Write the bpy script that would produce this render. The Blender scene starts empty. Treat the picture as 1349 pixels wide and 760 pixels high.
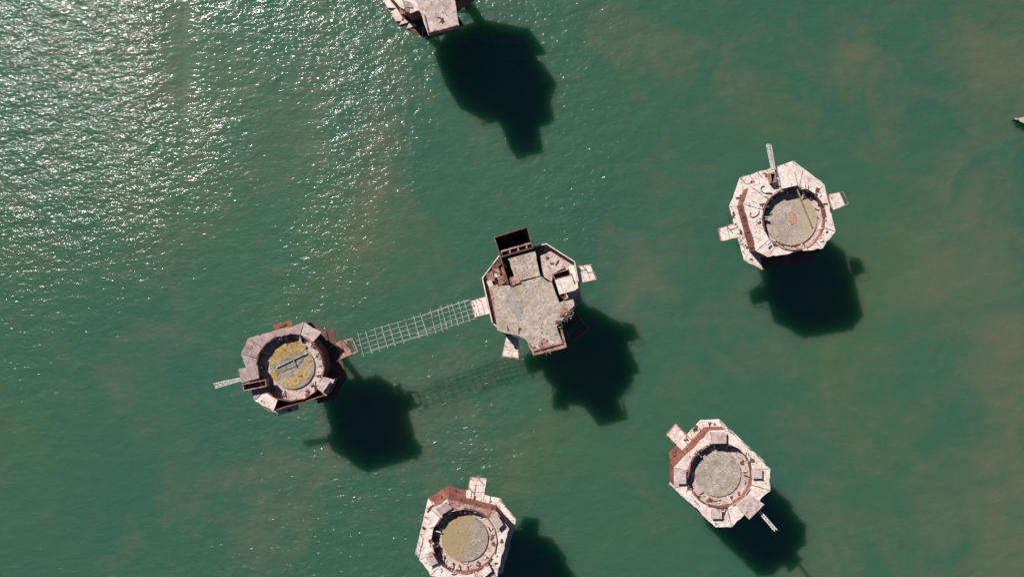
import bpy, bmesh, math, random
from math import sin, cos, pi, radians, atan2, hypot
from mathutils import Vector, Matrix

# ------------------------------------------------------------------ camera, sky, sun, exposure
S = bpy.context.scene
C = bpy.data.collections.new("Scene Objects")
S.collection.children.link(C)
H = 97.0                     # camera height above the water
F = 1000.0                   # focal length in photo pixels (photo 1349 wide)
CX, CY = 674.5, 380.0
cam_d = bpy.data.cameras.new("camera")
cam_d.sensor_width = 36.0
cam_d.lens = 36.0 * F / 1349.0
cam_d.clip_start, cam_d.clip_end = 1.0, 20000.0
cam = bpy.data.objects.new("camera", cam_d)
C.objects.link(cam)
cam.location = (0, 0, H)
cam.rotation_euler = (0, 0, 0)
S.camera = cam

SHX, SHY = 0.735, 0.850      # ground shift of a shadow per metre of height (right, down)
ELEV = math.atan2(1.0, hypot(SHX, SHY))
SUN_FROM = Vector((-SHX, SHY, 1.0)).normalized()
W = bpy.data.worlds.new("World")
S.world = W
W.use_nodes = True
wn = W.node_tree.nodes
wl = W.node_tree.links
sky = wn.new("ShaderNodeTexSky")
sky.sky_type = 'NISHITA'
sky.sun_disc = False
sky.sun_elevation = ELEV
sky.sun_rotation = math.atan2(SUN_FROM.x, SUN_FROM.y)
sky.air_density = 0.55
sky.dust_density = 0.1
sky.ozone_density = 1.5
wl.new(sky.outputs[0], wn["Background"].inputs[0])
wn["Background"].inputs[1].default_value = 0.05
sun_d = bpy.data.lights.new("sun", 'SUN')
sun_d.energy = 5.0
sun_d.angle = radians(0.53)
sun_d.color = (1.0, 0.93, 0.885)
sun = bpy.data.objects.new("sun", sun_d)
C.objects.link(sun)
sun.rotation_euler = SUN_FROM.to_track_quat('Z', 'Y').to_euler()
sun.location = (-60, 60, 120)
S.view_settings.view_transform = 'Standard'
S.view_settings.look = 'None'
S.view_settings.exposure = 0.27
S.view_settings.gamma = 1.0

# ------------------------------------------------------------------ helpers
R = random.Random(7)
ROOF, GAL, BASE = 11.7, 8.9, 8.35      # roof deck, gallery floor, underside of the house


def at(px, py, z):
    """world point at height z that the photograph shows at pixel px, py"""
    k = (H - z) / F
    return Vector(((px - CX) * k, -(py - CY) * k, z))


def poly_at(pts, z):
    p = [at(x, y, z).xy for x, y in pts]
    a = sum(p[i].x * p[(i + 1) % len(p)].y - p[(i + 1) % len(p)].x * p[i].y for i in range(len(p)))
    return p if a > 0 else p[::-1]          # counter-clockwise


def offset_poly(p, d):
    """offset a ccw polygon outward; d one number or one per side"""
    n = len(p)
    if not isinstance(d, (list, tuple)):
        d = [d] * n
    L = []
    for i in range(n):
        a, b = p[i], p[(i + 1) % n]
        t = (b - a).normalized()
        nm = Vector((t.y, -t.x))
        L.append((a + nm * d[i], t))
    out = []
    for i in range(n):
        (a, t), (b, u) = L[i - 1], L[i]
        cr = t.x * u.y - t.y * u.x
        if abs(cr) < 1e-4:
            out.append(b.copy())
        else:
            w = b - a
            s = (w.x * u.y - w.y * u.x) / cr
            out.append(a + t * s)
    return out


def rag(a, b, amp, step=0.5):
    """points from a towards b (without b), pushed left of the run by chance: a broken edge"""
    n = max(1, int((b - a).length / step))
    t = (b - a).normalized()
    nm = Vector((-t.y, t.x))
    r = [a.copy()]
    for k in range(1, n):
        r.append(a.lerp(b, (k + R.uniform(-.3, .3)) / n) + nm * R.random() ** 2 * amp)
    return r


class MB:
    def __init__(self):
        self.v, self.f = [], []

    def prism(self, poly, z0, z1, dz=None):
        n = len(poly)
        o = len(self.v)
        a = sum(poly[i][0] * poly[(i + 1) % n][1] - poly[(i + 1) % n][0] * poly[i][1] for i in range(n))
        if a < 0:
            poly = poly[::-1]
        for i, p in enumerate(poly):
            self.v.append((p[0], p[1], z0))
        for i, p in enumerate(poly):
            self.v.append((p[0], p[1], z1 + (dz(p) if dz else 0)))
        self.f.append(tuple(o + n - 1 - i for i in range(n)))
        self.f.append(tuple(o + n + i for i in range(n)))
        for i in range(n):
            j = (i + 1) % n
            self.f.append((o + i, o + j, o + n + j, o + n + i))
        return self

    def bar(self, a, b, w, h=None, up=(0, 0, 1)):
        a, b = Vector(a), Vector(b)
        h = h or w
        t = (b - a).normalized()
        u = Vector(up)
        if abs(t.dot(u)) > .98:
            u = Vector((1, 0, 0))
        s = t.cross(u).normalized() * w / 2
        u = s.cross(t).normalized() * h / 2
        o = len(self.v)
        for p in (a, b):
            for q in (-s - u, s - u, s + u, -s + u):
                self.v.append(tuple(p + q))
        self.f += [(o, o + 1, o + 2, o + 3), (o + 7, o + 6, o + 5, o + 4)]
        for i in range(4):
            j = (i + 1) % 4
            self.f.append((o + j, o + i, o + 4 + i, o + 4 + j))
        return self

    def tube(self, pts, rads, n=10):
        o = len(self.v)
        pts = [Vector(p) for p in pts]
        for k, p in enumerate(pts):
            t = (pts[min(k + 1, len(pts) - 1)] - pts[max(k - 1, 0)]).normalized()
            u = Vector((0, 0, 1)) if abs(t.z) < .9 else Vector((1, 0, 0))
            s = t.cross(u).normalized()
            u = s.cross(t)
            r = rads[k] if isinstance(rads, (list, tuple)) else rads
            for i in range(n):
                a = 2 * pi * i / n
                self.v.append(tuple(p + s * cos(a) * r + u * sin(a) * r))
        for k in range(len(pts) - 1):
            for i in range(n):
                j = (i + 1) % n
                self.f.append((o + k * n + i, o + k * n + j, o + (k + 1) * n + j, o + (k + 1) * n + i))
        self.f.append(tuple(o + n - 1 - i for i in range(n)))
        e = o + (len(pts) - 1) * n
        self.f.append(tuple(e + i for i in range(n)))
        return self

    def rock(self, c, r):
        o = len(self.v)
        for d in ((1, 0, 0), (-1, 0, 0), (0, 1, 0), (0, -1, 0), (0, 0, 1), (0, 0, -1)):
            k = r * R.uniform(.5, 1.2)
            self.v.append((c[0] + d[0] * k, c[1] + d[1] * k, c[2] + d[2] * k * .6))
        for a, b, d in ((0, 2, 4), (2, 1, 4), (1, 3, 4), (3, 0, 4), (2, 0, 5), (1, 2, 5), (3, 1, 5), (0, 3, 5)):
            self.f.append((o + a, o + b, o + d))
        return self

    def build(self, name, mat, parent=None, smooth=False):
        me = bpy.data.meshes.new(name)
        if parent is not None:
            off = parent.matrix_world.translation if False else Vector(ORIG.get(parent.name, (0, 0, 0)))
            v = [(p[0] - off.x, p[1] - off.y, p[2] - off.z) for p in self.v]
        else:
            v = self.v
        me.from_pydata(v, [], self.f)
        bm = bmesh.new()
        bm.from_mesh(me)
        bmesh.ops.recalc_face_normals(bm, faces=bm.faces)
        bm.to_mesh(me)
        bm.free()
        if smooth:
            for p in me.polygons:
                p.use_smooth = True
        me.materials.append(mat)
        o = bpy.data.objects.new(name, me)
        C.objects.link(o)
        if parent is not None:
            o.parent = parent
            ORIG[o.name] = ORIG.get(parent.name, (0, 0, 0))
        return o


ORIG = {}      # world origin of each thing (its parts keep local coordinates)


def thing(name, label, cat, loc, group=None):
    o = bpy.data.objects.new(name, None)
    o.empty_display_size = 1
    C.objects.link(o)
    o.location = loc
    ORIG[o.name] = tuple(loc)
    tag(o, label, cat, group)
    return o


def tag(o, label, cat, group=None):
    o["label"], o["category"] = label, cat
    if group:
        o["group"] = group
    return o


def solo(mb, name, mat, label, cat, group=None):
    """a thing made of one mesh, its origin at its own foot"""
    n = len(mb.v)
    c = (sum(p[0] for p in mb.v) / n, sum(p[1] for p in mb.v) / n, min(p[2] for p in mb.v))
    mb.v = [(p[0] - c[0], p[1] - c[1], p[2] - c[2]) for p in mb.v]
    o = mb.build(name, mat)
    o.location = c
    return tag(o, label, cat, group)


# ------------------------------------------------------------------ materials
def newmat(name):
    m = bpy.data.materials.new(name)
    m.use_nodes = True
    return m, m.node_tree.nodes, m.node_tree.links, m.node_tree.nodes["Principled BSDF"]


def noise(nd, lk, vec, scale, detail=6, rough=.6, dist=0.0):
    n = nd.new("ShaderNodeTexNoise")
    n.inputs["Scale"].default_value = scale
    n.inputs["Detail"].default_value = detail
    n.inputs["Roughness"].default_value = rough
    n.inputs["Distortion"].default_value = dist
    lk.new(vec, n.inputs["Vector"])
    return n.outputs[0]


def ramp(nd, lk, fac, stops):
    r = nd.new("ShaderNodeValToRGB")
    e = r.color_ramp.elements
    while len(e) < len(stops):
        e.new(.5)
    for i, (p, c) in enumerate(stops):
        e[i].position = p
        e[i].color = (*c, 1) if len(c) == 3 else c
    lk.new(fac, r.inputs[0])
    return r.outputs[0]


def mix(nd, lk, fac, a, b, mode='MIX'):
    m = nd.new("ShaderNodeMix")
    m.data_type = 'RGBA'
    m.blend_type = mode
    for sock, v in ((m.inputs[0], fac), (m.inputs[6], a), (m.inputs[7], b)):
        if isinstance(v, (int, float)):
            sock.default_value = v
        elif isinstance(v, tuple):
            sock.default_value = (*v, 1)
        else:
            lk.new(v, sock)
    return m.outputs[2]


def weathered(name, ca, cb, cc, rust=(.15, .06, .04), rust_at=.62, dark_at=.66, speck=.5, scale=1.0, rough=.85, bump=.35):
    """paint, concrete or steel worn by the sea: two tones, fine grain, dark specks, rust patches"""
    m, nd, lk, bs = newmat(name)
    g = nd.new("ShaderNodeNewGeometry").outputs["Position"]

    def shifted(v):
        n = nd.new("ShaderNodeVectorMath")
        n.operation = 'ADD'
        n.inputs[1].default_value = v
        lk.new(g, n.inputs[0])
        return n.outputs[0]
    n1 = noise(nd, lk, g, .7 * scale, 7, .68, .4)
    col = ramp(nd, lk, n1, [(.38, ca), (.50, cb), (.62, cc)])
    n2 = noise(nd, lk, g, 4.5 * scale, 5, .72)
    col = mix(nd, lk, ramp(nd, lk, n2, [(.44, (0, 0, 0)), (.66, (speck,) * 3)]), col, tuple(x * .38 for x in cb))
    n6 = noise(nd, lk, shifted((7, 3, 11)), 2.2 * scale, 6, .7, .6)      # paint flaked down to a duller coat
    col = mix(nd, lk, ramp(nd, lk, n6, [(.52, (0, 0, 0)), (.56, (.4,) * 3)]), col, tuple((x + y) * .36 for x, y in zip(ca, rust)))
    n3 = noise(nd, lk, g, 1.1 * scale, 8, .78, .9)
    col = mix(nd, lk, ramp(nd, lk, n3, [(rust_at - .04, (0, 0, 0)), (rust_at + .02, (.9,) * 3)]), col, rust)
    n4 = noise(nd, lk, shifted((31, 17, 5)), 2.4 * scale, 8, .75, .7)
    col = mix(nd, lk, ramp(nd, lk, n4, [(dark_at - .06, (0, 0, 0)), (dark_at, (.85,) * 3)]), col, (.07, .06, .055))
    lk.new(col, bs.inputs["Base Color"])
    bs.inputs["Roughness"].default_value = rough
    b = nd.new("ShaderNodeBump")
    b.inputs["Strength"].default_value = bump * 1.6
    b.inputs["Distance"].default_value = .08
    lk.new(n2, b.inputs["Height"])
    lk.new(b.outputs[0], bs.inputs["Normal"])
    return m


M = {}
M['white'] = weathered('weathered_white_deck_paint', (.64, .53, .48), (.78, .68, .61), (.82, .74, .68), rust=(.45, .27, .21), rust_at=.60, dark_at=.68, speck=.35)
M['pale'] = weathered('pale_pinkish_concrete', (.48, .37, .34), (.58, .47, .43), (.66, .54, .49), rust=(.27, .13, .10), rust_at=.59, dark_at=.67, speck=.5)
M['mauve'] = weathered('faded_mauve_paint', (.34, .25, .25), (.42, .32, .31), (.50, .38, .36), rust=(.25, .12, .09), rust_at=.6, dark_at=.66, speck=.5)
M['deck'] = weathered('lichen_stained_concrete', (.33, .28, .20), (.50, .42, .35), (.60, .51, .44), rust=(.37, .31, .22), rust_at=.57, dark_at=.66, speck=.75, scale=.8)
M['rust'] = weathered('red_rusted_steel', (.21, .075, .055), (.28, .105, .08), (.36, .15, .11), rust=(.14, .05, .035), rust_at=.6, dark_at=.7, speck=.45)
M['rust_shade'] = weathered('dark_rust_and_shade_steel', (.09, .045, .035), (.14, .07, .05), (.22, .11, .08), rust=(.3, .17, .13), rust_at=.66, dark_at=.6, speck=.5)  # dark rusted steel; also serves as painted shade on gallery floors
M['pinkrust'] = weathered('peeling_pink_steel', (.40, .20, .16), (.50, .29, .24), (.56, .38, .33), rust=(.22, .08, .06), rust_at=.54, dark_at=.62, speck=.5, scale=1.6)
M['galv'] = weathered('weathered_galvanised_steel', (.30, .31, .29), (.42, .42, .39), (.52, .50, .46), rust=(.24, .15, .10), rust_at=.58, dark_at=.62, speck=.3, rough=.6)
M['whitesteel'] = weathered('chalky_white_steel', (.55, .52, .48), (.66, .62, .57), (.76, .72, .67), rust=(.3, .17, .12), rust_at=.64, dark_at=.7, speck=.3, rough=.7)
M['leg'] = weathered('wet_concrete_leg', (.10, .10, .08), (.16, .15, .12), (.22, .20, .17), rust=(.05, .06, .03), rust_at=.55, dark_at=.6, speck=.5)
M['ochre'] = weathered('ochre_lichen', (.36, .22, .06), (.48, .31, .09), (.50, .37, .17), rust=(.36, .32, .26), rust_at=.57, dark_at=.6, speck=.8, scale=1.1)
M['grey'] = weathered('grey_rubble_concrete', (.22, .20, .17), (.33, .30, .26), (.42, .38, .34), rust=(.2, .15, .08), rust_at=.58, dark_at=.6, speck=.8, scale=1.6)
M['blue'] = weathered('blue_grey_wet_patch', (.20, .21, .23), (.28, .28, .30), (.40, .37, .36), rust=(.42, .36, .30), rust_at=.5, dark_at=.62, speck=.6, scale=2.2)
m, nd, lk, bs = newmat('dark_window_glass')
bs.inputs["Base Color"].default_value = (.02, .022, .025, 1)
bs.inputs["Roughness"].default_value = .135
M['glass'] = m
m, nd, lk, bs = newmat('shade_dark_interior')  # near-black colour standing for the shade inside openings
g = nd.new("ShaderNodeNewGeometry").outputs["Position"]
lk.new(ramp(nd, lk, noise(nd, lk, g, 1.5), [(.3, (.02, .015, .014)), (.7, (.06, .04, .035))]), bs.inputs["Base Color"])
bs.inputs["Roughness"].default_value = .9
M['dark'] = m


def pad_material(name, moss, moss_col, centre, toward, base=((.27, .24, .19), (.37, .33, .28), (.45, .40, .35))):
    """gun pad: grey concrete with a lichen cover that starts on one side"""
    m = weathered(name, *base, rust=(.30, .27, .16), rust_at=.58, dark_at=.62, speck=.8, scale=1.5)
    nd, lk = m.node_tree.nodes, m.node_tree.links
    bs = nd["Principled BSDF"]
    old = bs.inputs["Base Color"].links[0].from_socket
    g = nd.new("ShaderNodeNewGeometry").outputs["Position"]
    sub = nd.new("ShaderNodeVectorMath")
    sub.operation = 'SUBTRACT'
    lk.new(g, sub.inputs[0])
    sub.inputs[1].default_value = (centre[0], centre[1], 0)
    dot = nd.new("ShaderNodeVectorMath")
    dot.operation = 'DOT_PRODUCT'
    lk.new(sub.outputs[0], dot.inputs[0])
    dot.inputs[1].default_value = (toward[0], toward[1], 0)
    add = nd.new("ShaderNodeMath")
    add.operation = 'MULTIPLY_ADD'
    lk.new(noise(nd, lk, g, 1.1, 6, .7), add.inputs[0])
    add.inputs[1].default_value = 1.6
    lk.new(dot.outputs["Value"], add.inputs[2])
    f = ramp(nd, lk, add.outputs[0], [(moss, (0, 0, 0)), (min(1, moss + .75), (.9,) * 3)])
    spk = mix(nd, lk, ramp(nd, lk, noise(nd, lk, g, 6, 5, .7), [(.4, (0, 0, 0)), (.7, (.7,) * 3)]), moss_col, tuple(c * .5 for c in moss_col))
    lk.new(mix(nd, lk, f, old, spk), bs.inputs["Base Color"])
    return m


# ------------------------------------------------------------------ the sea
def gauss(x, y, cx, cy, sx, sy, rot=0.0):
    dx, dy = x - cx, y - cy
    c, s = cos(rot), sin(rot)
    u, v = dx * c + dy * s, -dx * s + dy * c
    return math.exp(-.5 * ((u / sx) ** 2 + (v / sy) ** 2))


# plumes of silt carried by the current, and slicks where the surface lies calm: (px, py, half sizes in px, turn, amount)
SILT = [(1115, 90, 26, 42, 0, .55), (1172, 182, 22, 18, 0, .35), (1310, 60, 70, 70, 0, .55), (1330, 600, 34, 170, 0, .6),
        (500, 210, 26, 120, .15, .55), (640, 590, 60, 40, 0, .3), (1260, 330, 70, 110, 0, .35), (930, 60, 120, 50, .3, .3),
        (560, 520, 60, 60, 0, .3), (380, 640, 60, 120, .5, .18), (180, 120, 90, 120, 0, .35), (420, 60, 30, 110, 0, .35),
        (850, 330, 50, 70, .4, .35), (200, 470, 50, 60, 0, .15), (1080, 560, 60, 130, .2, .25), (240, 700, 70, 50, 0, .12), (1230, 690, 60, 60, .5, .3)]
CALM = [(285, 70, 55, 60, 0, .8), (235, 60, 14, 150, 0, .7), (380, 180, 60, 90, .4, .75), (560, 330, 60, 110, .5, .5), (330, 330, 80, 50, 0, .4),
        (250, 520, 120, 140, 0, .35), (610, 150, 40, 60, 0, .4), (1080, 420, 300, 400, 0, .6), (60, 640, 150, 160, 0, .45), (180, 420, 200, 60, .1, .2)]
BUSY = [(480, 130, 40, 120, .2, .35), (110, 90, 190, 130, 0, .40), (770, 270, 30, 60, .5, .35), (640, 600, 30, 40, 0, .35), (430, 340, 60, 30, .3, .25), (720, 60, 60, 90, 0, .2)]


def blobs(x, y, L):
    s = 0
    for px, py, a, b, r, k in L:
        p = at(px, py, 0)
        s += k * gauss(x, y, p.x, p.y, a * H / F, b * H / F, -r)
    return s


def sea():
    fine = [-112 + 2.0 * i for i in range(113)]
    far = []
    d = 112.0
    while d < 9000:
        d *= 1.5
        far.append(d)
    ax = [-x for x in reversed(far)] + fine + far
    n = len(ax)
    v = [(x, y, 0.0) for y in ax for x in ax]
    f = [(j * n + i, j * n + i + 1, (j + 1) * n + i + 1, (j + 1) * n + i) for j in range(n - 1) for i in range(n - 1)]
    me = bpy.data.meshes.new("sea_water")
    me.from_pydata(v, [], f)
    si = me.attributes.new("silt", 'FLOAT', 'POINT')
    wa = me.attributes.new("chop", 'FLOAT', 'POINT')
    for k, (x, y, z) in enumerate(v):
        si.data[k].value = min(1, blobs(x, y, SILT))
        wa.data[k].value = max(.15, 1 - blobs(x, y, CALM) + blobs(x, y, BUSY))
    m, nd, lk, bs = newmat('turbid_green_sea_water')
    g = nd.new("ShaderNodeNewGeometry").outputs["Position"]

    def attr(nm):
        a = nd.new("ShaderNodeAttribute")
        a.attribute_name = nm
        return a.outputs["Fac"]
    silt, chop = attr("silt"), attr("chop")
    big = noise(nd, lk, g, .035, 5, .6, .6)
    col = ramp(nd, lk, big, [(.32, (.031, .101, .068)), (.50, (.037, .105, .063)), (.68, (.050, .110, .056))])
    mid = noise(nd, lk, g, .10, 6, .62, 1.0)
    fin = noise(nd, lk, g, .42, 6, .68, 1.2)
    sf = nd.new("ShaderNodeMath")
    sf.operation = 'MULTIPLY_ADD'
    lk.new(fin, sf.inputs[0])
    sf.inputs[1].default_value = .55
    lk.new(silt, sf.inputs[2])
    sm = nd.new("ShaderNodeMath")
    sm.operation = 'MULTIPLY_ADD'
    lk.new(mid, sm.inputs[0])
    sm.inputs[1].default_value = 1.5
    sm.inputs[2].default_value = -1.02
    s2 = nd.new("ShaderNodeMath")
    s2.operation = 'ADD'
    lk.new(sm.outputs[0], s2.inputs[0])
    lk.new(sf.outputs[0], s2.inputs[1])
    col = mix(nd, lk, ramp(nd, lk, s2.outputs[0], [(.05, (0, 0, 0)), (.85, (1, 1, 1))]), col, (.102, .117, .073))
    lk.new(col, bs.inputs["Base Color"])
    bs.inputs["Roughness"].default_value = .135
    bs.inputs["IOR"].default_value = 1.333
    bs.subsurface_method = 'BURLEY'
    bs.inputs["Subsurface Weight"].default_value = 1.0
    bs.inputs["Subsurface Radius"].default_value = (.35, .9, .45)
    bs.inputs["Subsurface Scale"].default_value = 4.0
    bs.inputs["Coat Weight"].default_value = .45        # fine capillary ripples over the waves
    bs.inputs["Coat Roughness"].default_value = .42
    bs.inputs["Coat IOR"].default_value = 1.333
    # wind waves: short chop over longer ripples, crests running roughly across the wind
    mp = nd.new("ShaderNodeMapping")
    mp.inputs["Rotation"].default_value = (0, 0, radians(-12))
    mp.inputs["Scale"].default_value = (.75, 1.25, 1)
    lk.new(g, mp.inputs["Vector"])
    a = noise(nd, lk, mp.outputs[0], .5, 1, .5, .3)
    b = noise(nd, lk, mp.outputs[0], 1.8, 2.9, .55, .4)
    h1 = nd.new("ShaderNodeMath")
    h1.operation = 'MULTIPLY_ADD'
    lk.new(a, h1.inputs[0])
    h1.inputs[1].default_value = 1.6
    lk.new(b, h1.inputs[2])
    h2 = nd.new("ShaderNodeMath")
    h2.operation = 'MULTIPLY'
    lk.new(h1.outputs[0], h2.inputs[0])
    lk.new(chop, h2.inputs[1])
    bp = nd.new("ShaderNodeBump")
    bp.inputs["Strength"].default_value = 1.0
    bp.inputs["Distance"].default_value = .18
    lk.new(h2.outputs[0], bp.inputs["Height"])
    lk.new(bp.outputs[0], bs.inputs["Normal"])
    lk.new(bp.outputs[0], bs.inputs["Coat Normal"])
    me.materials.append(m)
    o = bpy.data.objects.new("sea_water", me)
    o["kind"] = "structure"
    C.objects.link(o)


sea()


# ------------------------------------------------------------------ tower parts
def wall_box(a, b, t, z0, z1):
    """upright plate between plan points a and b, its outer face on a-b, thickness t inward (ccw plan)"""
    u = (b - a).normalized()
    nm = Vector((-u.y, u.x)) * t
    return MB().prism([a, b, b + nm, a + nm], z0, z1)


def split(a, b, n, gap=.03):
    u = (b - a).normalized() * gap / 2
    return [(a.lerp(b, k / n) + u, a.lerp(b, (k + 1) / n) - u) for k in range(n)]


def walls(root, poly, z0, z1, mat, name='wall_panel', missing=(), windows=True):
    n = len(poly)
    for i in range(n):
        if i in missing:
            continue
        a, b = poly[i], poly[(i + 1) % n]
        L = (b - a).length
        k = max(1, round(L / 2.1))
        for j, (p, q) in enumerate(split(a, b, k)):
            wall_box(p, q, .09, z0, z1).build(name, mat, root)
            if windows and (q - p).length > 1.2:
                u = (q - p).normalized()
                o = Vector((u.y, -u.x))
                c = (p + q) / 2
                zc = z0 + (z1 - z0) * .58
                fr = MB()
                fa, fb = c - u * .42 + o * .04, c + u * .42 + o * .04
                for zz in (zc - .5, zc + .5):
                    fr.bar((fa.x, fa.y, zz), (fb.x, fb.y, zz), .08)
                for pt in (fa, fb):
                    fr.bar((pt.x, pt.y, zc - .46), (pt.x, pt.y, zc + .46), .08)
                w = fr.build('window', mat, root)
                ga, gb = c - u * .38 + o * .03, c + u * .38 + o * .03
                wall_box(ga, gb, .04, zc - .46, zc + .46).build('shutter', mat, w)


def base_frame(root, poly):
    """steel under the house: edge beams and joists on the four leg heads"""
    n = len(poly)
    for i in range(n):
        wall_box(poly[i], poly[(i + 1) % n], .2, BASE, GAL - .17).build('edge_beam', M['rust_shade'], root)
    c = sum(poly, Vector((0, 0))) / n
    u = (poly[1] - poly[0]).normalized()
    w = Vector((-u.y, u.x))
    for k in (-2.4, -.8, .8, 2.4):
        a, b = c + w * k - u * 3.6, c + w * k + u * 3.6
        MB().bar((a.x, a.y, BASE + .15), (b.x, b.y, BASE + .15), .22, .4).build('joist', M['rust_shade'], root)


def legs(root, poly, foot=3.1):
    c = sum(poly, Vector((0, 0))) / len(poly)
    n = len(poly)
    lens = sorted(range(n), key=lambda i: (poly[(i + 1) % n] - poly[i]).length)[:4]
    feet = []
    for i in sorted(lens):
        d = ((poly[i] + poly[(i + 1) % n]) / 2 - c).normalized()
        a, b = c + d * 2.5, c + d * foot
        MB().tube([(a.x, a.y, BASE), (b.x, b.y, -3)], [.4, .46], 14).build('leg', M['leg'], root, True)
        feet.append((a, b))
    for z in (6.6, 2.2):
        for k in range(4):
            (a0, b0), (a1, b1) = feet[k], feet[(k + 1) % 4]
            t0 = (BASE - z) / (BASE + 3)
            p, q = a0.lerp(b0, t0), a1.lerp(b1, t0)
            MB().bar((p.x, p.y, z), (q.x, q.y, z), .22, .3).build('leg_brace', M['rust_shade'], root)


def railing(parent, pts, z, h=1.0, broken=.25, mat='galv', w=.05):
    mb = MB()
    for k in range(len(pts) - 1):
        a, b = pts[k], pts[k + 1]
        n = max(1, round((b - a).length / 1.1))
        for j in range(n + (k == len(pts) - 2)):
            p = a.lerp(b, j / n)
            hh = h if R.random() > broken else h * R.uniform(.3, .8)
            mb.bar((p.x, p.y, z), (p.x + R.uniform(-.06, .06), p.y + R.uniform(-.06, .06), z + hh), w)
            if j < n:
                q = a.lerp(b, (j + 1) / n)
                for hz in (h, h * .55):
                    if R.random() > broken:
                        mb.bar((p.x, p.y, z + hz), (q.x, q.y, z + hz), w * .9)
    if mb.v:
        mb.build('railing', M[mat], parent)["kind"] = 'stuff'


def balcony(root, quad_px, mat='white', z=GAL, hole=None, rail=True):
    """landing on brackets; quad: two points at the house, then the two outer ones"""
    a, b, c, d = [at(x, y, z).xy for x, y in quad_px]
    hub = MB()                                       # frame under the plates
    for p, q in ((a, d), (b, c), (d, c), (a, b)):
        hub.bar((p.x, p.y, z - .22), (q.x, q.y, z - .22), .16, .24)
    o = hub.build('balcony', M['pinkrust'], root)
    k = 3
    for j in range(k):
        if hole == j:
            continue
        g0, g1 = j / k + .012, (j + 1) / k - .012
        P = [a.lerp(d, g0), a.lerp(d, g1), b.lerp(c, g1), b.lerp(c, g0)]
        MB().prism(P, z - .09, z + R.uniform(-.01, .03)).build('deck_plate', M[mat], o)
    br = MB()
    for p, q in ((a, d), (b, c)):
        m_ = p.lerp(q, .8)
        br.bar((p.x, p.y, z - 1.0), (m_.x, m_.y, z - .34), .14)
    br.build('bracket', M['rust_shade'], o)
    if rail:
        railing(o, [a, d, c, b], z + .03, .9, .7, 'pinkrust', .06)
    return o


def boom(root, p0, p1, z0, z1, w=.3, mat='whitesteel'):
    a, b = at(*p0, z0), at(*p1, z1)
    t = (b - a).normalized()
    s = t.cross(Vector((0, 0, 1))).normalized() * w / 2
    u = Vector((0, 0, w / 2))
    mb = MB()
    cs = [s + u, -s + u, -s - u, s - u]
    for c in cs:
        mb.bar(a + c, b + c + Vector((R.uniform(-.12, .12), R.uniform(-.12, .12), R.uniform(-.1, .1))), .08)
    n = max(3, round((b - a).length / w))
    for k in range(n):
        p, q = a.lerp(b, k / n), a.lerp(b, (k + 1) / n)
        for i in range(4):
            c, d = cs[i], cs[(i + 1) % 4]
            mb.bar(p + c, p + d, .06)
            mb.bar(p + (c if k % 2 else d), q + (d if k % 2 else c), .06)
    mb.build('lattice_boom', M[mat], root)


def box_part(root, quad_px, z, h, mat, name='locker', lid=True):
    """squat deck box with a lid that overhangs"""
    q = poly_at(quad_px, z + h)
    o = MB().prism(offset_poly(q, -.07), z - .02, z + h - .07).build(name, M['mauve' if mat == 'white' else mat], root)
    if lid:
        MB().prism(q, z + h - .07, z + h).build('lid', M[mat], o)
    return o


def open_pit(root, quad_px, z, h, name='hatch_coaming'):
    """coaming round an opening with a floor at deck level, painted dark for the shade inside"""
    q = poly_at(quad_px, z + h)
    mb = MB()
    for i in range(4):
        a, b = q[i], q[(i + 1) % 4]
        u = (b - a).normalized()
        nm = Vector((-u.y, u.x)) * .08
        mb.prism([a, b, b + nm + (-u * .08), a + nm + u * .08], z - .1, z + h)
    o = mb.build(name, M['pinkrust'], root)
    MB().prism(offset_poly(q, -.09), z - .02, z + .03).build('hatch_shade_floor', M['dark'], o)  # dark sheet in place of the shade down a deep opening


def rubble(root, spots, n, rmin, rmax, mat, within=None):
    mb = MB()
    for k in range(n):
        c, rad, z = R.choice(spots)
        a, r = R.uniform(0, 2 * pi), rad * math.sqrt(R.random())
        if within and not inside(Vector((c.x + cos(a) * r, c.y + sin(a) * r)), within):
            continue
        mb.rock((c.x + cos(a) * r, c.y + sin(a) * r, z), R.uniform(rmin, rmax))
    o = mb.build('rubble', M[mat], root)
    o["kind"] = "stuff"


def inside(p, poly):
    n = len(poly)
    r = False
    for i in range(n):
        a, b = poly[i], poly[i - 1]
        if (a.y > p.y) != (b.y > p.y) and p.x < (b.x - a.x) * (p.y - a.y) / (b.y - a.y) + a.x:
            r = not r
    return r


def clutter(root, spots, n, mat, size=(.2, .9), within=None):
    """bent angle irons, pipes and torn scraps of plate lying where they fell"""
    mb = MB()
    for k in range(n):
        c, rad, z = R.choice(spots)
        a, r = R.uniform(0, 2 * pi), rad * math.sqrt(R.random())
        p = Vector((c.x + cos(a) * r, c.y + sin(a) * r, z))
        if within and not inside(p.xy, within):
            continue
        L, t = R.uniform(*size), R.uniform(0, pi)
        d = Vector((cos(t), sin(t), R.uniform(-.03, .1))) * L / 2
        if R.random() < .6:
            mb.bar(p - d + Vector((0, 0, .06 + abs(d.z))), p + d + Vector((0, 0, .06 + abs(d.z))), R.uniform(.05, .12))
        else:
            w = R.uniform(.15, .45)
            mb.bar(p - d * .6 + Vector((0, 0, .05 + abs(d.z))), p + d * .6 + Vector((0, 0, .05 + abs(d.z))), w, .04)
    o = mb.build('wreckage', M[mat], root)
    o["kind"] = "stuff"


def goff_of(g, i):
    return g[i] if isinstance(g, (list, tuple)) else g


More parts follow.
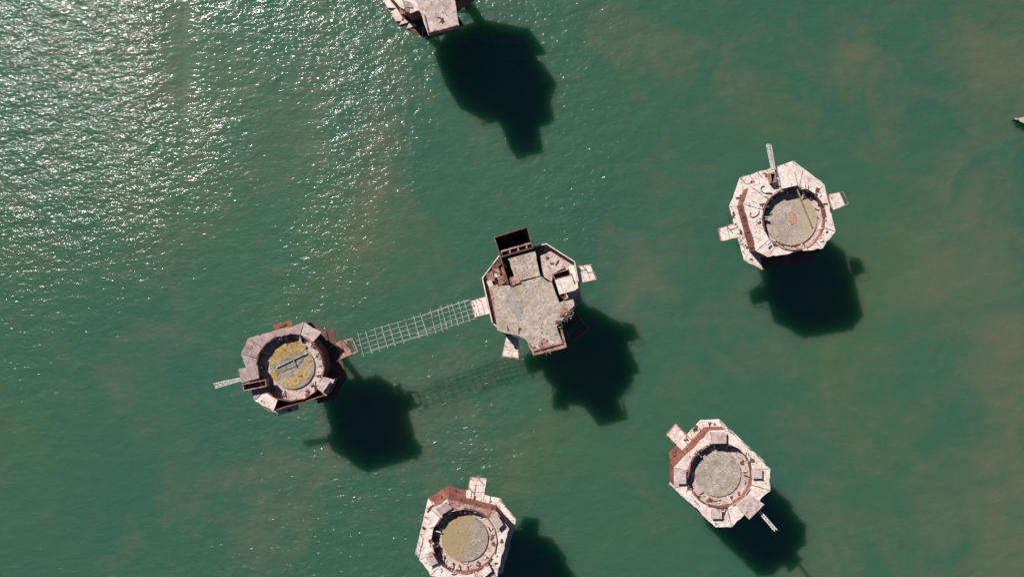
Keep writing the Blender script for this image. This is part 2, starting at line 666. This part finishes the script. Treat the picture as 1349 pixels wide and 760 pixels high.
def gun_tower(label, roof_px, well_px, well_r_px, pad_r_px, pad_mat, slab_mats, gal, gal_off=.85, missing_slabs=(), missing_wall=(), missing_low=(), lockers=(),
              pits=(), huts=(), balconies=(), booms=(), rails=()):
    roof = poly_at(roof_px, ROOF)
    rev = (roof[0] - at(*roof_px[0], ROOF).xy).length > .01       # traced clockwise: sides were turned round
    n = len(roof)

    def side(i):                       # the side numbers follow the traced order
        return (n - 2 - i) % n if rev else i
    slab_mats = [slab_mats[side(i)] for i in range(n)]
    gal = [gal[side(i)][::-1] if rev else gal[side(i)] for i in range(n)]
    goff = gal_off if not isinstance(gal_off, (list, tuple)) else [gal_off[side(i)] for i in range(n)]
    missing_slabs = [i for i in range(n) if side(i) in missing_slabs]
    missing_wall = [i for i in range(n) if side(i) in missing_wall]
    missing_low = [i for i in range(n) if side(i) in missing_low]
    c = sum(roof, Vector((0, 0))) / n
    root = thing('sea_fort_tower', label, 'sea fort', (c.x, c.y, 0), 'octagonal fort towers standing in the sea')
    wc = at(*well_px, ROOF).xy
    k = (H - ROOF) / F
    wr, pr = well_r_px * k, pad_r_px * k
    # roof slabs, one to a side, broken along their outer edge
    angs = [atan2(p.y - wc.y, p.x - wc.x) for p in roof]
    rr = wr / cos(pi / 16)
    for i in range(n):
        if i in missing_slabs:
            continue
        a, b = roof[i], roof[(i + 1) % n]
        u = (b - a).normalized() * .035
        t0, t1 = angs[i], angs[(i + 1) % n]
        while t1 < t0:
            t1 += 2 * pi
        t0 += .012
        t1 -= .012
        m_ = max(2, round((t1 - t0) / (pi / 8)))
        inner = [wc + Vector((cos(t0 + (t1 - t0) * j / m_), sin(t0 + (t1 - t0) * j / m_))) * rr for j in range(m_, -1, -1)]
        P = rag(a + u, b - u, .16, .45) + [b - u] + inner
        z = ROOF + R.uniform(-.03, .03)
        MB().prism(P, z - .2, z).build('roof_slab', M[slab_mats[i]], root)
    # well round the gun pad
    wellp = [wc + Vector((cos(2 * pi * j / 16), sin(2 * pi * j / 16))) * (rr - .01) for j in range(16)]
    for j in range(16):
        wall_box(wellp[(j + 1) % 16], wellp[j], .07, GAL + .1, ROOF - .04 + R.uniform(-.1, .06)).build('well_panel', M['rust'], root)
    MB().prism(offset_poly(wellp, .02), ROOF - 1.25, ROOF - 1.05).build('well_floor', M['pale'], root)
    ring = lambda r, m_: [wc + Vector((cos(2 * pi * j / m_), sin(2 * pi * j / m_))) * r for j in range(m_)]
    MB().prism(ring(pr, 48), ROOF - 1.1, ROOF - .86).build('gun_pad', pad_mat, root)
    # brackets and stays round the well
    for j in range(9):
        t = R.uniform(.35, 1.1) * pi if j < 6 else R.uniform(0, 2 * pi)
        d = Vector((cos(t), sin(t)))
        p, q = wc + d * (wr - .12), wc + d * (wr - R.uniform(.5, .95))
        MB().bar((p.x, p.y, ROOF - R.uniform(.1, .5)), (q.x, q.y, ROOF - R.uniform(.3, .95)), .1).build('bracket', M['whitesteel'], root)
    # upper storey, gallery, lower storey, legs
    wp = offset_poly(roof, -.12)
    walls(root, wp, GAL + .02, ROOF - .22, M['rust'], missing=missing_wall)
    go = offset_poly(wp, goff)
    for i in range(n):
        a, b, ga, gb = wp[i], wp[(i + 1) % n], go[i], go[(i + 1) % n]
        fl = gal[i]
        for j, ch in enumerate(fl):
            if ch == '.':
                continue
            s0, s1 = j / len(fl) + .006, (j + 1) / len(fl) - .006
            o0, o1 = ga.lerp(gb, s0), ga.lerp(gb, s1)
            P = rag(o0, o1, .1, .5) + [o1, a.lerp(b, s1), a.lerp(b, s0)]
            z = GAL + R.uniform(-.02, .03)
            MB().prism(P, z - .12, z).build('gallery_panel', M[{'w': 'white', 'r': 'rust', 'p': 'pinkrust', 'd': 'rust_shade'}[ch]], root)  # 'd' panels: shade beside the house put into a darker colour
    MB().prism(offset_poly(wp, -.1), GAL - .15, GAL - .02).build('inner_floor', M['rust_shade'], root)
    base_frame(root, offset_poly(wp, -.02))
    legs(root, roof)
    for i in rails:
        ii = [q for q in range(n) if side(q) == i][0]
        railing(root, offset_poly(go, -.1)[ii:ii + 2] if ii < n - 1 else [offset_poly(go, -.1)[ii], offset_poly(go, -.1)[0]], GAL, .9, .75)
    for q in lockers:
        box_part(root, q[0], ROOF, q[1], q[2])
    for q in huts:
        box_part(root, q[0], ROOF, q[1], q[2], 'roof_hatch')
    for q in pits:
        open_pit(root, q, ROOF, .8)
    for q in balconies:
        balcony(root, **q)
    for q in booms:
        boom(root, *q)
    spots = [(wc.lerp(roof[i].lerp(roof[(i + 1) % n], .5), .93), .9, ROOF + .02) for i in range(n) if i not in missing_slabs] + [(wc, pr, ROOF - .86)] * 5
    rubble(root, spots, 110, .03, .12, 'grey', offset_poly(roof, -.3))
    rubble(root, [s for s in spots], 50, .04, .13, 'pinkrust', offset_poly(roof, -.3))
    edge = [(wc + Vector((cos(t), sin(t))) * (wr + .3), .45, ROOF + .02) for t in [.4 * q for q in range(16)] if R.random() < .75]
    edge += [(wc + Vector((cos(t), sin(t))) * (wr - .45), .3, ROOF - 1.03) for t in [.4 * q for q in range(16)]]
    edge = [e for e in edge if not (missing_slabs and e[2] > ROOF)]
    rim = offset_poly(roof, -.45)
    clutter(root, edge, 50, 'rust_shade', within=rim)
    clutter(root, edge, 38, 'whitesteel', (.15, .6), rim)
    ledge = [(go[i].lerp(go[(i + 1) % n], (j + .5) / len(gal[i])).lerp(wp[i].lerp(wp[(i + 1) % n], (j + .5) / len(gal[i])), .5), .4, GAL + .03)
             for i in range(n) for j in range(len(gal[i])) if gal[i][j] not in '.d' and goff_of(goff, i) > .6]
    if ledge:
        clutter(root, ledge, 22, 'rust_shade', (.2, .6))
    # steel lip of the well, gone in places
    for j in range(16):
        if R.random() < .7:
            a, b = wellp[j], wellp[(j + 1) % 16]
            wall_box(a.lerp(b, .02), b.lerp(a, R.choice((.02, .02, .4))), .13, ROOF - .05, ROOF + R.uniform(.08, .2)).build('well_lip', M['pinkrust' if R.random() < .5 else 'rust_shade'], root)
    return root, wc, wr, pr


def px_rect(x0, y0, x1, y1):
    return [(x0, y0), (x1, y0), (x1, y1), (x0, y1)]


# ---- tower on the right below: eight lockers and hatch, bare grey pad
w5 = at(950.5, 626, ROOF).xy
gun_tower('fort tower nearest the bottom right corner with grey pad and four deck lockers',
          [(935, 567), (960, 566), (1015, 617), (1015, 646), (964, 694), (942, 694), (888, 643), (888, 616)],
          (948.5, 626), 42.5, 30.5, pad_material('bare_grey_pad', .95, (.33, .29, .16), w5, (0, 0), ((.34, .29, .24), (.46, .40, .35), (.56, .50, .45))),
          ['white', 'white', 'white', 'white', 'white', 'white', 'pale', 'white'],
          ['w', 'www', 'w', 'www', 'w', 'www', '.', 'rww'],
          gal_off=[.85, .45, .3, .3, .3, .3, .1, .85],
          lockers=[(px_rect(937, 569, 957, 584), .5, 'pale'), (px_rect(991, 617, 1004, 630), .5, 'pale'), (px_rect(937, 671, 951, 683), .5, 'pale'), (px_rect(892, 618, 904, 637), .5, 'pale')],
          huts=[([(970, 666), (988, 651), (1007, 664), (987, 684)], .7, 'pale')],
          balconies=[dict(quad_px=[(909, 577), (896, 591), (879, 573), (891, 559)])],
          booms=[((1000, 673), (1021, 698), 11.2, 11.6)], rails=(1, 5))

# ---- tower on the right above
w3 = at(1047, 288, ROOF).xy
gun_tower('fort tower at upper right with brightest white roof and two side balconies',
          [(988, 245), (979, 269), (996, 331), (1012, 339), (1083, 328), (1101, 305), (1086, 243), (1058, 223)],
          (1046, 288), 42, 34.5, pad_material('greenish_pad', .8, (.44, .38, .26), w3, (.13, .02), ((.36, .30, .25), (.47, .39, .34), (.55, .47, .42))),
          ['white'] * 8,
          ['w', 'www', 'w', 'ddd', 'd', 'www', 'w', 'www'],  # south panels coloured dark for the shade that falls there
          gal_off=[.85, .85, 1.2, 1.5, .85, 1.1, 1.2, 1.5],
          huts=[([(1024, 220), (1044, 219), (1051, 244), (1030, 249)], .55, 'white')],
          pits=[[(1014, 228), (1022, 228), (1023, 240), (1016, 241)]],
          balconies=[dict(quad_px=[(979, 291), (983, 310), (951, 318), (947, 302)]), dict(quad_px=[(1098, 277), (1091, 257), (1106, 254), (1113, 270)])],
          booms=[((1019, 224), (1012, 190), 11.2, 11.2)], rails=(1, 7))

# ---- tower at the bottom edge
w4 = at(612, 712, ROOF).xy
gun_tower('fort tower cut by the bottom edge with yellowish pad and rusty red north gallery',
          [(590, 657), (654, 673), (671, 696), (655, 760), (632, 775), (567, 758), (552, 737), (568, 670)],
          (611.5, 712), 43, 31, pad_material('half_yellow_pad', .12, (.38, .29, .15), w4, (-.55, .12)),
          ['pinkrust', 'pale', 'white', 'pale', 'white', 'white', 'white', 'white'],
          ['rww', 'w', 'www', 'w', 'www', 'w', 'www', 'r'],
          lockers=[([(574.5, 670), (588, 660.5), (596, 669), (580, 679)], .45, 'mauve'), ([(559, 729), (568, 726), (577, 741), (566, 746)], .45, 'pale'),
                   ([(646, 679), (655, 677), (663, 690.5), (655, 698)], .6, 'pale'), ([(629.5, 755), (645, 745), (648, 752), (638, 760)], .5, 'white')],
          balconies=[dict(quad_px=[(637, 657), (615, 656), (620, 629), (641, 631)])], rails=(6, 1))

# ---- tower at the left
w1 = at(383, 484, ROOF).xy
t1, *_ = gun_tower('leftmost fort tower with ochre lichen on its pad and collapsed dark east side',
          [(327, 445), (401, 424), (424, 438), (441, 500), (430, 522), (360, 543), (335, 528), (317, 466)],
          (382, 484), 44.5, 29.5, pad_material('grey_pad_under_lichen', .9, (.40, .30, .13), w1, (0, 0)),
          ['mauve', 'pale', 'pale', 'pale', 'pale', 'white', 'mauve', 'mauve'],
          ['.r.', '.', 'ddd', 'd', 'd.w', 'w', 'w..', '.'],  # dark panels on the east carry the shade in their colour
          missing_slabs=(2, 4), missing_wall=(1, 2),
          huts=[([(314, 486), (339, 481), (341, 498), (318, 504)], .6, 'mauve'), ([(417, 509.5), (426, 497), (435, 503), (425, 517)], .5, 'pale')],
          pits=[[(319, 506), (350, 500), (351, 509), (321, 515)]],
          balconies=[dict(quad_px=[(449, 473), (441, 452), (464, 446), (471, 463)], mat='pinkrust', hole=2)],
          booms=[((318, 499), (283, 508), 10.6, 10.2)], rails=(6, 5))

# ------------------------------------------------------------------ control tower in the middle
def upper_block(root, px, z, mat, wall_mat='rust_shade', zb=GAL, name='roof_slab', t=.2, ragged=.14):
    P = poly_at(px, z)
    n = len(P)
    E = []
    for i in range(n):
        E += rag(P[i], P[(i + 1) % n], ragged, .5)
    MB().prism(E, z - t, z).build(name, M[mat], root)
    walls(root, offset_poly(P, -.1), zb, z - t - .02, M[wall_mat], windows=False)
    return P


def gallery_tower(label, gal_px, foot, gal_mats, parapet, inset):
    g = poly_at(gal_px, GAL)
    n = len(g)
    rev = (g[0] - at(*gal_px[0], GAL).xy).length > .01
    side = (lambda i: (n - 2 - i) % n) if rev else (lambda i: i)
    c = sum(g, Vector((0, 0))) / n
    root = thing('sea_fort_tower', label, 'sea fort', (c.x, c.y, 0), 'octagonal fort towers standing in the sea')
    inn = offset_poly(g, -1.6)
    for i in range(n):
        a, b, ga, gb = inn[i], inn[(i + 1) % n], g[i], g[(i + 1) % n]
        if gal_mats[side(i)] is None:
            continue
        for j in range(2):
            s0, s1 = j / 2 + .006, (j + 1) / 2 - .006
            o0, o1 = ga.lerp(gb, s0), ga.lerp(gb, s1)
            z = GAL + R.uniform(-.02, .02)
            MB().prism(rag(o0, o1, .08) + [o1, a.lerp(b, s1), a.lerp(b, s0)], z - .12, z).build('gallery_panel', M[gal_mats[side(i)]], root)
        if side(i) in parapet:
            for p, q in split(ga, gb, 3):
                wall_box(p, q, .12, GAL, GAL + parapet[side(i)] + R.uniform(-.15, .1)).build('parapet_panel', M['white'], root)
    MB().prism(inn, GAL - .15, GAL - .01).build('inner_floor', M['rust_shade'], root)
    lo = offset_poly(g, -inset)
    base_frame(root, lo)
    legs(root, lo, foot)
    return root


t2 = gallery_tower('central fort tower with broad stained deck, roofless room and south wing',
                   [(635, 366), (657, 337), (719, 321), (757, 345), (766, 397), (740, 426), (668, 443), (648, 425)],
                   3.2, ['pinkrust', 'pinkrust', 'pale', 'white', 'pale', 'pale', 'pinkrust', 'pinkrust'], {0: .5, 1: .9, 2: 1.0, 3: 1.0, 7: .8, 6: .5}, .8)
main = upper_block(t2, [(648, 379), (684, 371), (713, 364), (727, 372), (737, 399), (755, 389), (757, 402), (738, 426), (733, 430), (744, 459), (703, 469), (691, 446), (667, 439), (655, 435)], ROOF, 'deck')
upper_block(t2, [(669, 341), (705, 331), (712, 363.3), (684, 370.3), (677, 366)], ROOF + .12, 'deck')
upper_block(t2, [(712, 337), (722, 333), (738, 341), (743, 353), (728, 361), (727, 371.3), (713.6, 363.3)], ROOF - .7, 'pale')
# open room without a roof, its floor far down in the dark
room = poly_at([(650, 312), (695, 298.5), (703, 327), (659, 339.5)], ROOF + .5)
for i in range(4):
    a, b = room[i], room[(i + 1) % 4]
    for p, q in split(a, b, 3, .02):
        wall_box(p, q, .12, GAL - 3.5, ROOF + .5 - R.random() * .25).build('room_and_shade_wall', M['rust_shade'], t2)
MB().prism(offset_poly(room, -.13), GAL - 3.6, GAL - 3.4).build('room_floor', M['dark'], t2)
rw = [at(x, y, ROOF).xy for x, y in ((659, 340), (669, 374))]  # wall added to cast shade over the gap by the north deck
for p, q in split(rw[0], rw[1], 2, .02):
    wall_box(p, q, .12, GAL, ROOF + .4).build('room_and_shade_wall', M['rust_shade'], t2)
bm_ = MB()
for k in range(4):
    a = at(661 + k * 11, 337.5 - k * 3.3, ROOF).xy
    b = at(660 + k * 11, 330.5 - k * 3.3, ROOF).xy
    bm_.bar((a.x, a.y, ROOF), (b.x, b.y, ROOF - .1), .16)
a, b = at(661, 331, ROOF), at(702, 319.5, ROOF)
bm_.bar(a, b, .18)
bm_.build('roof_joist', M['pinkrust'], t2)
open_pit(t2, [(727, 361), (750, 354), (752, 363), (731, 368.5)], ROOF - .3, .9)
box_part(t2, [(731, 369), (753, 363), (759, 382), (737, 388)], ROOF, .9, 'white', 'roof_hatch')
# raised kerbs on the south wing and steel along the west edge
for p, q, z in (((700, 463), (742, 452), .3), ((703, 468), (744, 458), .25), ((695, 452), (703, 468), .35), ((738, 434), (744, 458), .3)):
    a, b = at(*p, ROOF).xy, at(*q, ROOF).xy
    for s, e in split(a, b, 3):
        wall_box(s, e, .22, ROOF - .02, ROOF + z * R.uniform(.4, 1)).build('kerb', M['pinkrust'], t2)
MB().prism([at(x, y, ROOF).xy for x, y in ((666, 386), (674, 384), (682, 397), (690, 410), (691, 420), (683, 422), (674, 411), (667, 398))], ROOF - .02, ROOF + .015).build('wet_patch', M['blue'], t2)
balcony(t2, [(757, 352), (763, 373), (785, 368), (778, 349)], 'white')
balcony(t2, [(645, 413), (640, 391), (620, 397), (626, 418)], 'white')
balcony(t2, [(682, 447), (668, 441), (662, 469), (683, 472)], 'white')
balcony(t2, [(741, 430), (758, 412), (776, 434), (755, 449)], 'rust_shade', z=GAL - .5, hole=1, rail=False)
dk = [(at(695, 400, ROOF).xy, 3.2, ROOF), (at(722, 440, ROOF).xy, 1.7, ROOF), (at(690, 350, ROOF).xy, 1.3, ROOF + .12), (at(745, 412, ROOF).xy, 1.0, ROOF)]
rubble(t2, dk, 200, .03, .13, 'grey')
clutter(t2, [(at(652, 357, GAL).xy, .75, GAL + .3), (at(657, 347, GAL).xy, .6, GAL + .3), (at(671, 372, ROOF).xy, .6, ROOF)] * 3 + [(at(706, 460, ROOF).xy, .3, ROOF), (at(738, 420, ROOF).xy, .7, ROOF), (at(676, 434, ROOF).xy, .8, ROOF), (at(727, 345, ROOF - .7).xy, .7, ROOF - .7)], 70, 'rust_shade')
clutter(t2, [(at(652, 357, GAL).xy, .75, GAL + .4), (at(721, 455, ROOF).xy, .9, ROOF), (at(743, 409, ROOF).xy, .5, ROOF)], 40, 'pinkrust')
rubble(t2, dk + [(at(745, 412, ROOF).xy, 1.1, ROOF)] , 60, .03, .12, 'pinkrust')

# ------------------------------------------------------------------ tower at the top edge
t6 = gallery_tower('fort tower cut by the top edge with a tall pale cabin roof above its gallery',
                   [(488, -45), (504, 0), (525, 34), (556, 50), (612, 34), (644, -8), (652, -45), (626, -82), (560, -94), (508, -80)],
                   4.2, ['rust_shade', 'rust_shade', 'rust_shade', 'rust_shade', None, None, 'pale', 'white', 'white', 'white'], {}, 2.0)  # dark panels hold the shade below the roof in their colour
upper_block(t6, [(497, -45), (508, -10), (516, -2), (526, 9), (541, 18), (556, 13), (598, 4), (632, -18), (642, -42), (622, -72), (560, -84), (518, -70)], ROOF, 'white', 'rust', zb=BASE)
upper_block(t6, [(524, -62), (608, -85), (622, -14), (612, -5), (599, -2), (605, 36), (564.5, 47)], 13.4, 'pale', 'rust_shade', zb=12.0, ragged=.08)
u6 = [at(x, y, 12.0).xy for x, y in ((536, -60), (574, -71), (605, 36), (564.5, 47))]
MB().prism(offset_poly(u6 if (u6[1] - u6[0]).cross(u6[2] - u6[1]) > 0 else u6[::-1], -.15), 11.85, 12.0).build('cabin_floor', M['rust_shade'], t6)
MB().prism([at(x, y, ROOF).xy for x, y in ((529, 0), (541, 4), (544, 11), (533, 10))], ROOF, ROOF + .12).build('roof_hatch', M['blue'], t6)
for p, q in (((564, 45), (604, 34.5)), ((558, 20), (564, 45))):
    a, b = at(*p, 13.4).xy, at(*q, 13.4).xy
    for s, e in split(a, b, 3):
        wall_box(s, e, .12, 13.38, 13.4 + R.uniform(.1, .3)).build('kerb', M['pinkrust'], t6)
for p, q in (((488, -45), (504, 0)), ((504, 0), (525, 34)), ((526, 34), (545, 43.5))):  # sunlit outer strip of the gallery floor, built as white slabs
    a, b = at(*p, GAL).xy, at(*q, GAL).xy
    u = (b - a).normalized()
    w = Vector((-u.y, u.x)) * .85
    for s_, e in split(a, b, 2, .06):
        MB().prism(rag(s_, e, .12) + [e + w, s_ + w], GAL + .02, GAL + .2).build('lit_gallery_strip', M['white'], t6)
clutter(t6, [(at(520, 14, GAL).xy, 1.2, GAL + .05), (at(540, 34, GAL).xy, 1.0, GAL + .05), (at(556, 14, ROOF).xy, .3, ROOF), (at(532, 14, ROOF).xy, .4, ROOF)], 26, 'pinkrust', within=poly_at([(490, -45), (506, 0), (526, 32), (555, 47), (600, 36), (600, -60)], GAL))
clutter(t6, [(at(581, 26, 13.4).xy, .35, 13.4)], 7, 'rust_shade', (.15, .5))
rubble(t6, [(at(582, 25, 13.4).xy, .8, 13.4), (at(575, 5, 13.4).xy, 1.6, 13.4)], 60, .03, .12, 'grey')


# ------------------------------------------------------------------ remains of the footbridge
def footbridge():
    a, b = at(471, 455, GAL - .2), at(623, 407, GAL - .2)
    root = thing('footbridge', 'wrecked pale steel footbridge grid hanging between left and central towers', 'footbridge', ((a.x + b.x) / 2, (a.y + b.y) / 2, 0))
    d = b - a
    t = d.normalized()
    s = Vector((-t.y, t.x, 0))

    def P(u, w, dz=0):
        p = a + d * u + s * w
        return Vector((p.x, p.y, p.z - .35 * 4 * u * (1 - u) + dz))
    for w, dz, u0, u1 in ((-1.15, 0, 0, 1), (-.55, -.05, 0, 1), (.0, 0, 0, 1), (.55, -.05, .0, 1), (1.15, 0, .12, 1), (-1.0, 1.0, .1, .62), (1.05, 1.0, .55, 1), (-.75, .9, .5, .8)):
        mb = MB()
        n = 14
        for k in range(n):
            v0, v1 = u0 + (u1 - u0) * k / n, u0 + (u1 - u0) * (k + 1) / n
            mb.bar(P(v0, w + .05 * sin(v0 * 9), dz), P(v1, w + .05 * sin(v1 * 9), dz), .05)
        mb.build('stringer', M['galv'], root)
    us = [.03, .10, .165, .235, .30, .375, .44, .51, .58, .65, .71, .755, .80, .85, .90, .95]
    for k, u in enumerate(us):
        w0, w1 = -1.15 - R.uniform(.05, .35), 1.15 + R.uniform(.05, .35)
        MB().bar(P(u - .006, w0, .08), P(u + R.uniform(-.01, .012), w1, .08 + R.uniform(-.1, .1)), .07).build('cross_bar', M['galv'], root)
        if k % 2 == 0 or u > .7:
            MB().bar(P(u, -1.1, 0), P(u, -1.02, 1.05), .07).build('rail_post', M['galv'], root)


footbridge()

# ------------------------------------------------------------------ loose things lying on the towers
PADZ = ROOF - .86


def plate(quad_px, z, mat, label, tilt=.12, th=.05, name='fallen_plate', group=None):
    q = [at(x, y, z).xy for x, y in quad_px]
    c = sum(q, Vector((0, 0))) / len(q)
    ax = R.uniform(0, 2 * pi)
    dz = lambda p: tilt * ((p[0] - c.x) * cos(ax) + (p[1] - c.y) * sin(ax))
    mb = MB()
    n = len(q)
    a = sum(q[i].x * q[(i + 1) % n].y - q[(i + 1) % n].x * q[i].y for i in range(n))
    if a < 0:
        q = q[::-1]
    lo = min(dz(p) for p in q)
    mb.v = [(p.x, p.y, z + dz(p) - lo) for p in q] + [(p.x, p.y, z + th + dz(p) - lo) for p in q]
    mb.f = [tuple(range(n - 1, -1, -1)), tuple(range(n, 2 * n))] + [(i, (i + 1) % n, n + (i + 1) % n, n + i) for i in range(n)]
    return solo(mb, name, M[mat], label, 'metal plate', group)


# left tower: mats of lichen and a strip of wrecked plating across the pad
LIC = [([(358, 470), (362, 460), (371, 452), (384, 448), (396, 450), (404, 457), (397, 463), (385, 468), (371, 475), (361, 482), (356, 480)], 'large ochre lichen mat on the north half of the left tower pad'),
       ([(371, 500), (383, 497), (391, 494), (399, 500), (391, 507), (381, 510), (373, 507)], 'small ochre lichen mat at the south edge of the left tower pad'),
       ([(390, 492), (402, 484), (411, 478), (411, 488), (406, 497), (401, 499), (396, 497)], 'ochre lichen mat in the south east of the left tower pad'),
       ([(400, 476), (407, 468), (411, 474), (404, 480)], 'tiny ochre lichen scrap at the east edge of the left tower pad'),
       ([(356, 490), (363, 488), (369, 495), (367, 501), (360, 499)], 'ochre lichen scrap at the west edge of the left tower pad')]
for q, lab in LIC:
    P = [at(x, y, PADZ).xy for x, y in q]
    E = []
    for i in range(len(P)):
        E += rag(P[i], P[(i + 1) % len(P)], .12, .18)
    solo(MB().prism(E, PADZ, PADZ + .035), 'lichen_mat', M['ochre'], lab, 'lichen', 'ochre lichen mats on the left tower pad')
P = [at(x, y, PADZ).xy for x, y in ((359, 483), (372, 475), (386, 469), (398, 463), (401, 470), (395, 478), (384, 484), (372, 490), (362, 491))]
E = []
for i in range(len(P)):
    E += rag(P[i], P[(i + 1) % len(P)], .15, .2)
solo(MB().prism(E, PADZ, PADZ + .06), 'wrecked_plating', M['grey'], 'strip of broken grey plating lying across the ochre pad', 'wreckage')
solo(MB().bar(at(364, 484, PADZ + .2), at(404, 465, PADZ + .2), .1), 'steel_pole', M['galv'], 'pale pole lying lengthwise over the broken grey plating', 'pole')
solo(MB().bar(at(386, 470, PADZ + .32), at(388, 482, PADZ + .32), .08), 'steel_pole', M['galv'], 'short pale pole lying crosswise over the longer pole', 'pole')

# central tower: plates tumbled into the north west gallery
for i, (q, mt, lab) in enumerate([
        ([(648, 345), (657, 340), (663, 350), (655, 355)], 'rust_shade', 'dark rusty plate at the top of the heap beside the roofless room'),
        ([(650, 358), (657, 355), (659, 363), (652, 366)], 'white', 'small white plate in the middle of the heap on the central tower'),
        ([(640, 362), (648, 357), (652, 369), (645, 373)], 'pinkrust', 'pinkish plate near the west corner of the central tower gallery'),
        ([(655, 366), (663, 362), (667, 371), (658, 376)], 'pinkrust', 'pinkish plate next to the main deck of the central tower'),
        ([(660, 352), (667, 352), (669, 362), (662, 362)], 'rust', 'red rusty plate leaning beside the added dark wall south of the roofless room'),
        ([(641, 371), (647, 369), (650, 376), (644, 378)], 'white', 'white scrap of plate at the west rim of the central tower')]):
    plate(q, GAL + .05 + .15 * i, mt, lab, .25, group='plates fallen into the gallery of the central tower')
plate([(671, 367), (682, 361), (686, 372), (676, 376)], ROOF + .05, 'pinkrust', 'pink peeling plate at the joint of the two decks', .1)

# upper right tower: fallen beam, loops of cable, rusty sheet
solo(MB().bar(at(1049, 247, ROOF + .1), at(1070, 299, PADZ + .1), .13), 'steel_beam', weathered('mossy_yellow_steel', (.27, .22, .12), (.38, .32, .19), (.46, .40, .28)), 'long yellowish beam fallen from the roof edge onto the pad', 'beam')
solo(MB().bar(at(1056, 248, ROOF + .1), at(1061, 262, PADZ), .16), 'steel_beam', M['pinkrust'], 'short pinkish beam propped in the well beside the yellowish one', 'beam')
P = [at(x, y, PADZ).xy for x, y in ((1039, 279), (1045, 277), (1049, 285), (1048, 294), (1042, 297), (1040, 288))]
E = []
for i in range(6):
    E += rag(P[i], P[(i + 1) % 6], .1, .2)
solo(MB().prism(E, PADZ, PADZ + .05), 'rusty_sheet', weathered('salmon_rust_sheet', (.42, .22, .15), (.50, .28, .20), (.52, .36, .28)), 'salmon coloured rusty sheet lying in the middle of a pad', 'metal sheet')
for (cx, cy, rx, ry, rot, lab) in ((1008, 250, 6, 4.5, .5, 'dark loop of cable on the white roof near the hatch hole'), (994, 281, 7, 4, -.6, 'dark loop of cable on the white roof near the red wall')):
    pts = [at(cx + rx * cos(t) * cos(rot) - ry * sin(t) * sin(rot), cy + rx * cos(t) * sin(rot) + ry * sin(t) * cos(rot), ROOF + .09) for t in [i * .3 for i in range(15)]]
    solo(MB().tube(pts, .04, 6), 'cable', M['rust_shade'], lab, 'cable', 'loops of cable on the upper right tower')

# ------------------------------------------------------------------ small boat whose bow comes into view at the right edge
def boat():
    tip = at(1337, 157, .9)
    root = thing('small_boat', 'small dark boat at the right edge with only its tan bow in view', 'boat', (tip.x + 4, tip.y, 0))
    st = [(0, .06, .95), (.5, .22, .92), (1.2, .50, .88), (2.4, .92, .80), (4.2, 1.22, .72), (6.2, 1.26, .70), (8.0, 1.1, .72)]
    yaw = radians(-6)

    def P(d, w, z):
        return (tip.x + d * cos(yaw) - w * sin(yaw), tip.y + d * sin(yaw) + w * cos(yaw), z)
    mb = MB()
    for d, w, z in st:
        mb.v += [P(d, -w, z), P(d + .12, -w * .82, .25), P(d + .3, 0, -.45), P(d + .12, w * .82, .25), P(d, w, z)]
    for k in range(len(st) - 1):
        for q in range(4):
            a = k * 5 + q
            mb.f.append((a, a + 1, a + 6, a + 5))
    mb.f += [(0, 1, 2, 3, 4), tuple(len(mb.v) - 5 + q for q in range(5))]
    mb.build('hull', weathered('dark_boat_hull', (.03, .035, .04), (.045, .05, .055), (.07, .07, .07), rust=(.12, .09, .07)), root)
    dk = MB()
    dk.prism([P(d, -w * .86, 0)[:2] for d, w, z in st[1:]] + [P(d, w * .86, 0)[:2] for d, w, z in st[:0:-1]], .70, .90)
    dk.build('deck', weathered('tan_boat_deck', (.42, .34, .24), (.52, .42, .30), (.58, .48, .36)), root)
    MB().bar(P(-.05, 0, .99), P(.45, 0, 1.0), .22, .1).build('bow_cap', M['galv'], root)
    cb = MB().prism([P(3.6, -.75, 0)[:2], P(6.2, -.85, 0)[:2], P(6.2, .85, 0)[:2], P(3.6, .75, 0)[:2]], .9, 2.5).build('wheelhouse', M['white'], root)
    for w in (-.5, .05):
        a, b = P(3.57, w, 0), P(3.57, w + .45, 0)
        MB().prism([a[:2], b[:2], P(3.63, w + .45, 0)[:2], P(3.63, w, 0)[:2]], 1.7, 2.2).build('window', M['glass'], cb)


boat()
